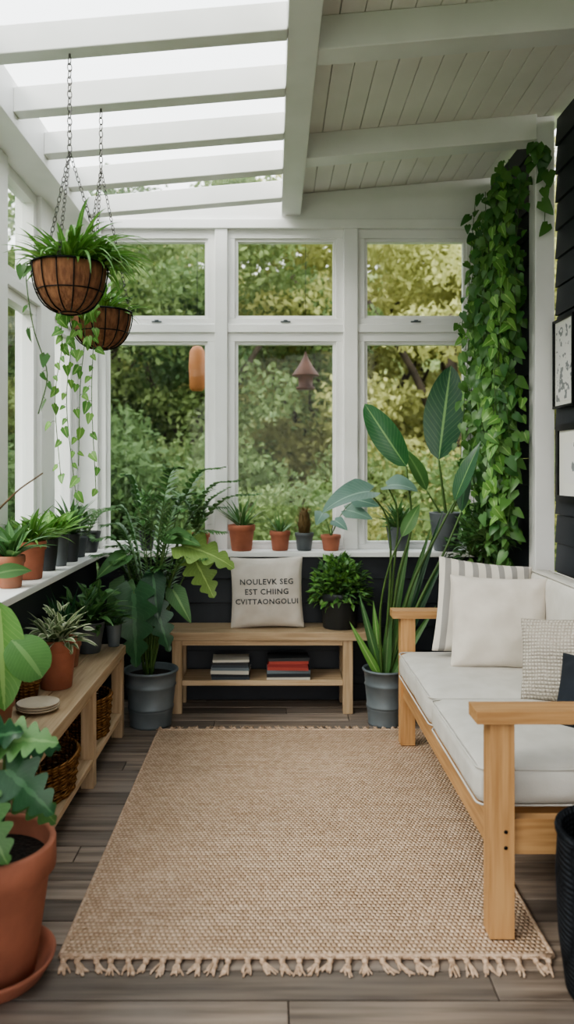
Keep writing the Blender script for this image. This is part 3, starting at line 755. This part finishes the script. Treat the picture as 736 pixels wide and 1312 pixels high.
ZB=.458
sillpot('potted_dieffenbachia',-.895,3.87,.078,.15,'gpot',lambda mb,t:(rosette(mb,t,34,.22,.055,'lance',(.4,1.4),1.1,'lf_mid',r0=.02),bushy(mb,t,.14,.17,70,.07,'lf_mid','lance',asp=.5)),rim=False,z=ZB,lim=LB)
sillpot('potted_succulent',-.80,4.0,.04,.11,'zinc',lambda mb,t:rosette(mb,t,22,.08,.025,'lance',(.3,1.3),.6,'lf_mid'),rim=False,z=ZB,lim=LB)
sillpot('potted_snake_plant',-.93,3.59,.065,.12,'terra2',lambda mb,t:rosette(mb,t,18,.26,.035,'strap',(1.0,1.5),.3,'lf_dark'),z=ZB,lim=LB)
sillpot('potted_polka_plant',-.885,3.25,.085,.20,'terra',lambda mb,t:(rosette(mb,t,40,.17,.05,'lance',(.2,1.4),1.0,'lf_var',r0=.04),bushy(mb,t,.12,.12,60,.055,'lf_var','lance',asp=.5)),z=ZB,lim=LB)
mb=MB(); mb.lathe([(.001,0),(.045,0),(.058,.07),(.062,.075),(.056,.077),(.042,.01),(.001,.01)],(-.955,3.06,ZB),'wicker',30); mb.ring((-.955,3.06,ZB+.075),.058,.005,'wicker',28); mb.obj('small_wicker_bowl')
mb=MB()
for k in range(3): mb.lathe([(.001,.002),(.04,0),(.072,.010),(.078,.016),(.074,.0175),(.04,.006),(.001,.006)],(-.865,2.93,ZB+.0085*k),'plate',40)
mb.obj('stacked_saucers')
def wbasket(name,c,rx,ry,h,handle=True):
    mb=MB(); sy=ry/rx
    nrow=int(h/.014)
    for k in range(nrow):
        z=.007+k*h/nrow; r=rx*(.86+.14*z/h); ph=(k%2)*math.pi
        mb.tube([(c[0]+(r+.0035*math.sin(14*a+ph))*math.cos(a),c[1]+sy*(r+.0035*math.sin(14*a+ph))*math.sin(a),c[2]+z) for a in [2*math.pi*q/56 for q in range(56)]],.0072,'wicker',5,True)
    for q in range(28):
        a=2*math.pi*q/28; mb.tube([(c[0]+rx*.85*math.cos(a),c[1]+sy*rx*.85*math.sin(a),c[2]+.002),(c[0]+rx*math.cos(a),c[1]+sy*rx*math.sin(a),c[2]+h)],.0035,'wicker',5)
    mb.lathe([(.001,.006),(rx*.85,.006)],c,'wicker',30,sy=sy)
    mb.ring((c[0],c[1],c[2]+h),rx,.010,'wicker',44,sy)
    if handle:
        for sg in (-1,1):
            mb.tube(cat([(c[0]-.03,c[1]+sg*ry,c[2]+h),(c[0]-.025,c[1]+sg*ry,c[2]+h+.035),(c[0]+.025,c[1]+sg*ry,c[2]+h+.035),(c[0]+.03,c[1]+sg*ry,c[2]+h)],5),.006,'wicker',6)
    mb.obj(name)
wbasket('wicker_basket',(-.86,3.02,.1262),.112,.19,.135)
wbasket('wicker_basket',(-.86,3.68,.1262),.108,.14,.175,False)

mb=MB(); t=pot(mb,(-.93,2.60,ZB),.085,.15,'terra2')
def PL(*a,**k): petleaf(mb,*a,**k)
PL(t,V(-.88,2.56,.92),.34,.15,'paddle','lf_bright',hint=(.6,-1,.3),ldir=(.06,-.1,-1),droop=-.2,r=.005,bow=.2,fold=.15,n=14)
PL(t,V(-.84,2.56,.80),.16,.15,'round','lf_mid',hint=(.1,-.7,1),ldir=(.6,-.2,-.5),droop=.6,r=.005,bow=.2,n=12)
PL(t,V(-.98,2.62,.95),.25,.15,'paddle','lf_mid',hint=(0,-1,.7),ldir=(-.3,-.2,.5),droop=.9,r=.005,n=12)
PL(t,V(-.92,2.60,1.0),.14,.06,'lance','lf_mid',hint=(0,-1,.7),ldir=(.3,.1,.1),droop=.9,r=.004,n=12)
mb.tube(cat([t,V(-.98,2.58,.9),V(-.95,2.56,1.12),V(-.84,2.56,1.26),V(-.74,2.56,1.335)],8),lambda u:.006*(1-.6*u),'twig',6)
for p,d in ((V(-.95,2.56,1.12),(.3,-.2,.3)),(V(-.90,2.56,1.2),(-.5,-.2,.4)),(V(-.93,2.56,1.16),(.5,-.2,-.2))):
    leaf(mb,p,d,.10,.04,'lance',.6,.15,8,'lf_mid',(0,-1,.6))
mb.obj('potted_rubber_plant')

mb=MB(); c=(-.755,2.12,0)
mb.lathe([(.001,.004),(.13,0),(.145,.008),(.168,.045),(.172,.055),(.165,.057),(.150,.04),(.135,.014),(.001,.014)],c,'terra',48)
t=pot(mb,(-.755,2.12,.015),.172,.345,'terra',seg=48,base=.68)
for (ex,ey,ez,ln,w,m_,hd,ld) in (
 (-.69,2.06,.57,.17,.17,'lf_dark',(.2,-1,.7),(.8,-.3,-.5)),
 (-.74,2.00,.50,.16,.16,'lf_mid',(.1,-1,.6),(.5,-.4,-.6)),
 (-.80,1.98,.56,.18,.17,'lf_dark',(0,-1,.7),(-.1,-.5,-.6)),
 (-.86,2.02,.60,.18,.17,'lf_mid',(0,-1,.7),(-.6,-.4,-.3)),
 (-.69,2.14,.50,.16,.14,'lf_mid',(.3,-1,.8),(.7,0,-.6)),
 (-.78,2.12,.62,.17,.16,'lf_dark',(0,-1,.6),(.3,-.3,.2)),
 (-.73,2.20,.58,.15,.14,'lf_dark',(0,-1,.8),(.6,.2,.0)),
 (-.82,2.16,.66,.17,.15,'lf_mid',(0,-1,.5),(-.4,.0,.3)),
 (-.74,1.97,.42,.13,.12,'lf_mid',(0,-1,.7),(.3,-.5,-.5)),
 (-.70,2.08,.64,.15,.14,'lf_mid',(0,-1,.8),(.5,-.2,.1)),
 (-.76,2.04,.48,.14,.13,'lf_dark',(0,-1,.7),(.5,-.5,-.3)),
 (-.86,2.12,.52,.12,.13,'lf_dark',(-.3,-1,.7),(-.8,-.1,-.2))):
    petleaf(mb,t+V(R.uniform(-.03,.03),R.uniform(-.03,.03),-.01),V(ex,ey,ez),ln,w,'lobed',m_,hint=hd,ldir=ld,droop=.6,r=.0045,bow=.12,wave=.02)
mb.obj('potted_philodendron',lim=(-1.02,None,None))

mb=MB(); c=(-.645,4.205,0); t=bucket(mb,c,.137,.295)
for (ex,ey,ez,ln,w,sh,m_,hd,ld,dr) in (
 (-.71,4.06,.72,.38,.27,'lobed','lf_dark',(0,-1,.35),(.05,-.15,-1),.1),
 (-.60,4.08,.64,.24,.17,'lobed','lf_dark',(.2,-1,.4),(.35,-.2,-1),.2),
 (-.47,4.12,.95,.30,.26,'lobed','lf_yel',(.1,-.8,.9),(.9,-.2,-.15),.7),
 (-.42,4.20,.88,.24,.22,'lobed','lf_yel',(.1,-1,.7),(.5,-.3,-.8),.4),
 (-.55,4.14,1.0,.20,.14,'heart','lf_mid',(.1,-.8,.8),(.5,-.3,.0),.7),
 (-.76,4.12,.90,.20,.13,'heart','lf_mid',(-.1,-.8,.8),(-.4,-.3,-.2),.7),
 (-.62,4.12,.80,.24,.14,'heart','lf_dark',(0,-1,.6),(.1,-.3,-.6),.4),
 (-.76,4.10,.76,.22,.16,'heart','lf_mid',(0,-1,.6),(-.3,-.3,-.7),.4),
 (-.52,4.14,.72,.20,.12,'heart','lf_mid',(0,-1,.6),(.4,-.3,-.6),.5),
 ):
    petleaf(mb,t+V(R.uniform(-.04,.04),R.uniform(-.04,.04),-.01),V(ex,ey,ez),ln,w,sh,m_,hint=hd,ldir=ld,droop=dr,r=.0065,bow=.06,wave=.02)
for (a,l,h_) in ((2.4,.30,.72),(3.1,.28,.68),(3.7,.30,.78),(4.5,.2,.88),(5.2,.30,.80),(5.9,.38,.82),(.2,.36,.95),(1.0,.2,1.0),(4.0,.26,.66),(5.6,.35,.68),(4.8,.12,1.0),(3.3,.2,.95),(5.0,.22,.62),(2.9,.24,.85),(5.4,.28,.95)):
    k=V(math.cos(a),math.sin(a)*.5,0)
    frond(mb,[t,t+k*l*.25+Z*h_*.55,t+k*l*.65+Z*h_*.9,t+k*l*1.15+Z*h_*.93],.11,.014,26,'lf_mid',r=.004,start=.3,droop=.9,ang=.9)
for (a,l,h_) in ((.3,.50,1.05),(5.8,.44,1.12),(.8,.34,.98),(3.4,.15,1.08),(6.1,.60,.98),(5.3,.3,1.12)):
    k=V(math.cos(a),math.sin(a)*.5,0)
    frond(mb,[t,t+k*l*.2+Z*h_*.55,t+k*l*.6+Z*h_*.92,t+k*l+Z*h_*.98],.10,.038,14,'lf_mid',r=.004,start=.55,droop=.6)
mb.obj('potted_monstera',lim=(-1.02,None,4.60))

mb=MB(); c=(.594,4.215,0); t=bucket(mb,c,.113,.295)
def stemleaf(pts,Ln,W,shape,mat,hint,ldir,droop,r=.008,fold=.2,n=16,wave=0):
    P=cat([t+V(*pts[0])]+[V(*p) for p in pts[1:]],8); mb.tube(P,lambda u:r*(1.3-.7*u),'stem',8)
    leaf(mb,P[-1],ldir,Ln,W,shape,droop,fold,n,mat,hint,0,None,wave)
stemleaf([(.0,0,-.02),(.66,4.22,.75),(.73,4.20,1.05),(.70,4.18,1.36)],.40,.15,'paddle','lf_glossy',(-.5,-1,.4),(-.65,-.05,.95),.35)
stemleaf([(.02,0,-.02),(.72,4.20,.70),(.86,4.18,1.0),(.95,4.16,1.18)],.34,.10,'lance','lf_glossy',(-.8,-.8,.3),(.38,-.05,1),.15)
stemleaf([(.03,0,-.02),(.76,4.2,.62),(.90,4.2,.9),(1.0,4.22,1.12)],.25,.08,'lance','lf_dark',(-.8,-.8,.3),(.1,0,1),.4)
stemleaf([(-.01,0,-.02),(.62,4.2,.8),(.60,4.18,1.08),(.50,4.12,1.23)],.28,.24,'heart','lf_grey',(-.2,-.55,1),(-1,-.3,-.08),.8,r=.006)
stemleaf([(.0,.02,-.02),(.64,4.22,.8),(.66,4.2,1.1),(.60,4.16,1.26)],.17,.19,'heart','lf_grey',(0,-.6,1),(.5,-.4,.1),.8,r=.006)
stemleaf([(-.02,-.02,-.02),(.56,4.15,.6),(.60,4.1,.85),(.66,4.08,1.0)],.2,.07,'lance','lf_mid',(0,-1,.5),(.3,-.1,.6),.7,r=.006)
for (ax,ay,dx,dz,ln,w,m_) in ((0,0,.32,1.1,.85,.05,'lf_mid'),(.02,0,.45,1,.75,.045,'lf_dark'),(.0,.02,.2,1.2,.8,.05,'lf_mid'),(-.02,0,-.28,1,.45,.05,'lf_mid'),(-.02,0,-.12,1,.40,.05,'lf_bright'),(0,-.02,.05,1,.42,.05,'lf_mid'),(.03,-.02,.6,1,.45,.045,'lf_mid'),(.02,.02,.38,1.2,.95,.045,'lf_dark'),(-.03,-.02,-.5,.9,.33,.045,'lf_bright')):
    leaf(mb,t+V(ax,ay,-.01),(dx,-.03,dz),ln,w,'strap',.35,.3,14,m_,(-.2,-1,.3))
mb.obj('potted_bird_of_paradise')

mb=MB(); t=pot(mb,(.378,4.51,.451),.118,.20,'dpot',rim=True,base=.78)
bushy(mb,t,.17,.21,260,.042,'lf_mid','heart',down=.25)
bushy(mb,t,.18,.22,400,.04,'lf_bright','heart',down=.35)
mb.obj('potted_bushy_peperomia',lim=(None,None,4.655))

# ------------------------------------------------------------ exterior
mb=MB(); mb.box(-40,40,-30,45,-.6,-.5,'grass'); mb.obj('ground')
def foliage(name,blobs,n,size,mat,trunk=None,seed=0):
    rs=np.random.RandomState(seed); bl=np.array(blobs,dtype=float); w=(bl[:,3]*bl[:,4]+bl[:,3]*bl[:,5]); w/=w.sum()
    idx=rs.choice(len(bl),n,p=w); d=rs.normal(size=(n,3)); d/=np.linalg.norm(d,axis=1,keepdims=True)
    rad=rs.uniform(.45,1.1,(n,1)); P=bl[idx,:3]+d*rad*bl[idx,3:6]
    a=rs.normal(size=(n,3)); a/=np.linalg.norm(a,axis=1,keepdims=True); b=np.cross(a,rs.normal(size=(n,3))); b/=np.linalg.norm(b,axis=1,keepdims=True)
    s=size*rs.uniform(.6,1.3,(n,1)); 
    q=np.stack([P-a*s,P+b*s*.5,P+a*s,P-b*s*.5],1).reshape(-1,3)
    br=rs.uniform(0,1,len(bl)); r=np.clip(.6*br[idx]+.4*rs.uniform(0,1,n),0,1)
    mb=MB(); mb.add([tuple(p) for p in q],[(4*i,4*i+1,4*i+2,4*i+3) for i in range(n)],mat,False)
    mb.r=np.repeat(r,4).tolist()
    if trunk:
        for (p0,p1,rr) in trunk: mb.tube(cat([p0,((Vector(p0)+Vector(p1))/2+V(.1,.05,0)),p1],4),lambda u,rr=rr:rr*(1-.5*u),'bark',8)
    me=mb.obj(name,origin=False); me.location=(0,0,-200); return me
rs=random.Random(5)
def tblobs(k):
    out=[]
    for i in range(k):
        z=rs.uniform(1.0,5.2); rr=2.1*(1-abs(z-2.8)/4.2); a=rs.uniform(0,6.28)
        out.append((rr*math.cos(a)*rs.random()**.6,rr*math.sin(a)*rs.random()**.6,z,rs.uniform(.35,.75),rs.uniform(.35,.75),rs.uniform(.2,.4)))
    return out
protos=[]
for i,mt in enumerate(('tree_a','tree_b','tree_c')):
    tr=[((0,0,0),(.1,.1,3.5),.12),((.05,0,1.6),(1.0,.3,3.4),.06),((0,0,1.9),(-.9,-.2,3.6),.06),((0,0,1.2),(.7,-.6,2.4),.04)]
    protos.append(foliage('tree',tblobs(42),22000,.05,mt,tr,seed=i))
sh=[]
for i,mt in enumerate(('tree_a','tree_c','tree_b')):
    bl=[(rs.uniform(-.7,.7),rs.uniform(-.5,.5),rs.uniform(.3,1.2),rs.uniform(.25,.5),rs.uniform(.25,.5),rs.uniform(.2,.4)) for _ in range(16)]
    sh.append(foliage('shrub',bl,9000,.032,mt,[((0,0,0),(.2,0,.9),.03),((0,0,0),(-.2,.1,.9),.03)],seed=10+i))
meshes=[p.data for p in protos]; smesh=[p.data for p in sh]
for p in protos+sh: D.objects.remove(p)
def inst(me,name,x,y,z,s,rz):
    o=D.objects.new(name,me); S.collection.objects.link(o); o.location=(x,y,z); o.scale=(s,s,s); o.rotation_euler=(0,0,rz)
for (x,y,k,s) in ((-4.6,11.5,0,1.05),(-2.5,12.5,2,1.15),(-.9,11.5,0,1.1),(.9,13,1,1.25),(2.5,11.8,1,1.2),(4.2,13,1,1.3),(6.0,12,0,1.1),(-7,13,2,1.2),(8,14,1,1.3),(1.7,15,1,1.5),
   (-4,16.5,1,1.45),(-1,17,0,1.45),(3.4,17,1,1.65),(5.6,17,1,1.6),(-7.5,18,0,1.6),(8.5,18,0,1.6),(-5.8,7.4,0,.95),(-7.2,5.0,2,1.0),(-6.6,2,0,1.0),(-8,9.4,1,1.1)):
    inst(meshes[k],'tree',x,y,-.5,s,rs.uniform(0,6.28))
for (x,y,k,s) in ((-3.0,8.6,1,1.4),(-1.9,8.2,1,1.55),(-.8,8.7,0,1.3),(.2,8.4,0,1.2),(1.2,8.6,2,1.15),(2.3,8.3,0,1.4),(3.4,8.9,2,1.3),(-4.2,7.6,0,1.3),(-2.3,10,1,1.9),(-.6,10.2,0,1.6),(1.0,10.2,0,1.5),(2.7,10.3,2,1.6),(4.3,10.4,0,1.6),(-4.2,5.2,0,1.2),(-4.3,3.6,1,1.2),(-4.4,2,0,1.2)):
    inst(smesh[k],'shrub',x,y,-.5,s,rs.uniform(0,6.28))
mb=MB(); vs=[];fs=[]; nx,ny=90,40
for j in range(ny+1):
    for i in range(nx+1):
        x=-30+60*i/nx; v_=j/ny; y=21+6*v_; z=-.6+8.6*v_**.8
        nn=NZ.noise(Vector((x*.7,y*.7,z*.7)))*1.0+NZ.noise(Vector((x*2,y*2,z*2)))*.5
        vs.append((x,y-nn,z+nn*.5))
for j in range(ny):
    for i in range(nx): a=j*(nx+1)+i; fs.append((a,a+1,a+nx+2,a+nx+1))
M['hill']=simple('distant_forest',hx('#a6b078'),hx('#6c8456'),rough=.95,scale=2.2,detail=12,bump=1,bscale=5,bdist=.4)
mb.add(vs,fs,'hill'); mb.obj('forest_hillside')
mb=MB(); x,y=.215,5.25
mb.tube([(x,y,2.838),(x,y,2.10)],.0015,'wire',5)
mb.lathe([(.001,.15),(.006,.14),(.012,.12),(.03,.085),(.05,.05),(.09,-.005),(.092,-.012),(.08,-.012),(.05,-.02),(.045,-.08),(.06,-.085),(.06,-.10),(.001,-.10)],(x,y,1.97),'rust',20)
mb.obj('hanging_bird_feeder')
mb=MB(); x,y=-.50,5.25
mb.lathe([(.001,.0),(.035,0),(.05,.02),(.056,.16),(.05,.26),(.03,.29),(.001,.30)],(x,y,1.86),'amber',18)  # added solid standing in for a basket's reflection in the window
mb.tube([(x,y,2.14),(x,y,2.838)],.0015,'wire',5)
mb.obj('hanging_basket_reflection')

# ------------------------------------------------------------ light
w=D.worlds.new('overcast_sky'); S.world=w; w.use_nodes=True; nt=w.node_tree; bg=nt.nodes['Background']
tc=N(nt,'ShaderNodeTexCoord'); sp=N(nt,'ShaderNodeSeparateXYZ'); L(nt,tc.outputs['Generated'],sp.inputs[0])
col=mixc(nt,math_(nt,'MAXIMUM',sp.outputs[2],0),(1,.97,.93,1),(.86,.93,1,1)); L(nt,col,bg.inputs[0]); bg.inputs[1].default_value=2.6
sun=D.lights.new('sun','SUN'); sun.energy=2.6; sun.angle=math.radians(30); sun.color=(1,.95,.87)
so=D.objects.new('sun',sun); S.collection.objects.link(so)
so.rotation_euler=V(.62,.42,-.66).to_track_quat('-Z','Y').to_euler(); so.location=(-6,-4,8)

# ------------------------------------------------------------ camera
cam=D.cameras.new('camera'); co=D.objects.new('camera',cam); S.collection.objects.link(co); S.camera=co
co.location=(0,0,1.35); co.rotation_euler=(math.pi/2,0,0)
cam.sensor_fit='VERTICAL'; cam.sensor_height=36; cam.sensor_width=36; cam.lens=28.0
cam.shift_x=18/1312; cam.shift_y=-56/1312
cam.dof.use_dof=True; cam.dof.focus_distance=3.4; cam.dof.aperture_fstop=2.0
S.view_settings.view_transform='AgX'; S.view_settings.look='AgX - Medium High Contrast'; S.view_settings.exposure=.42
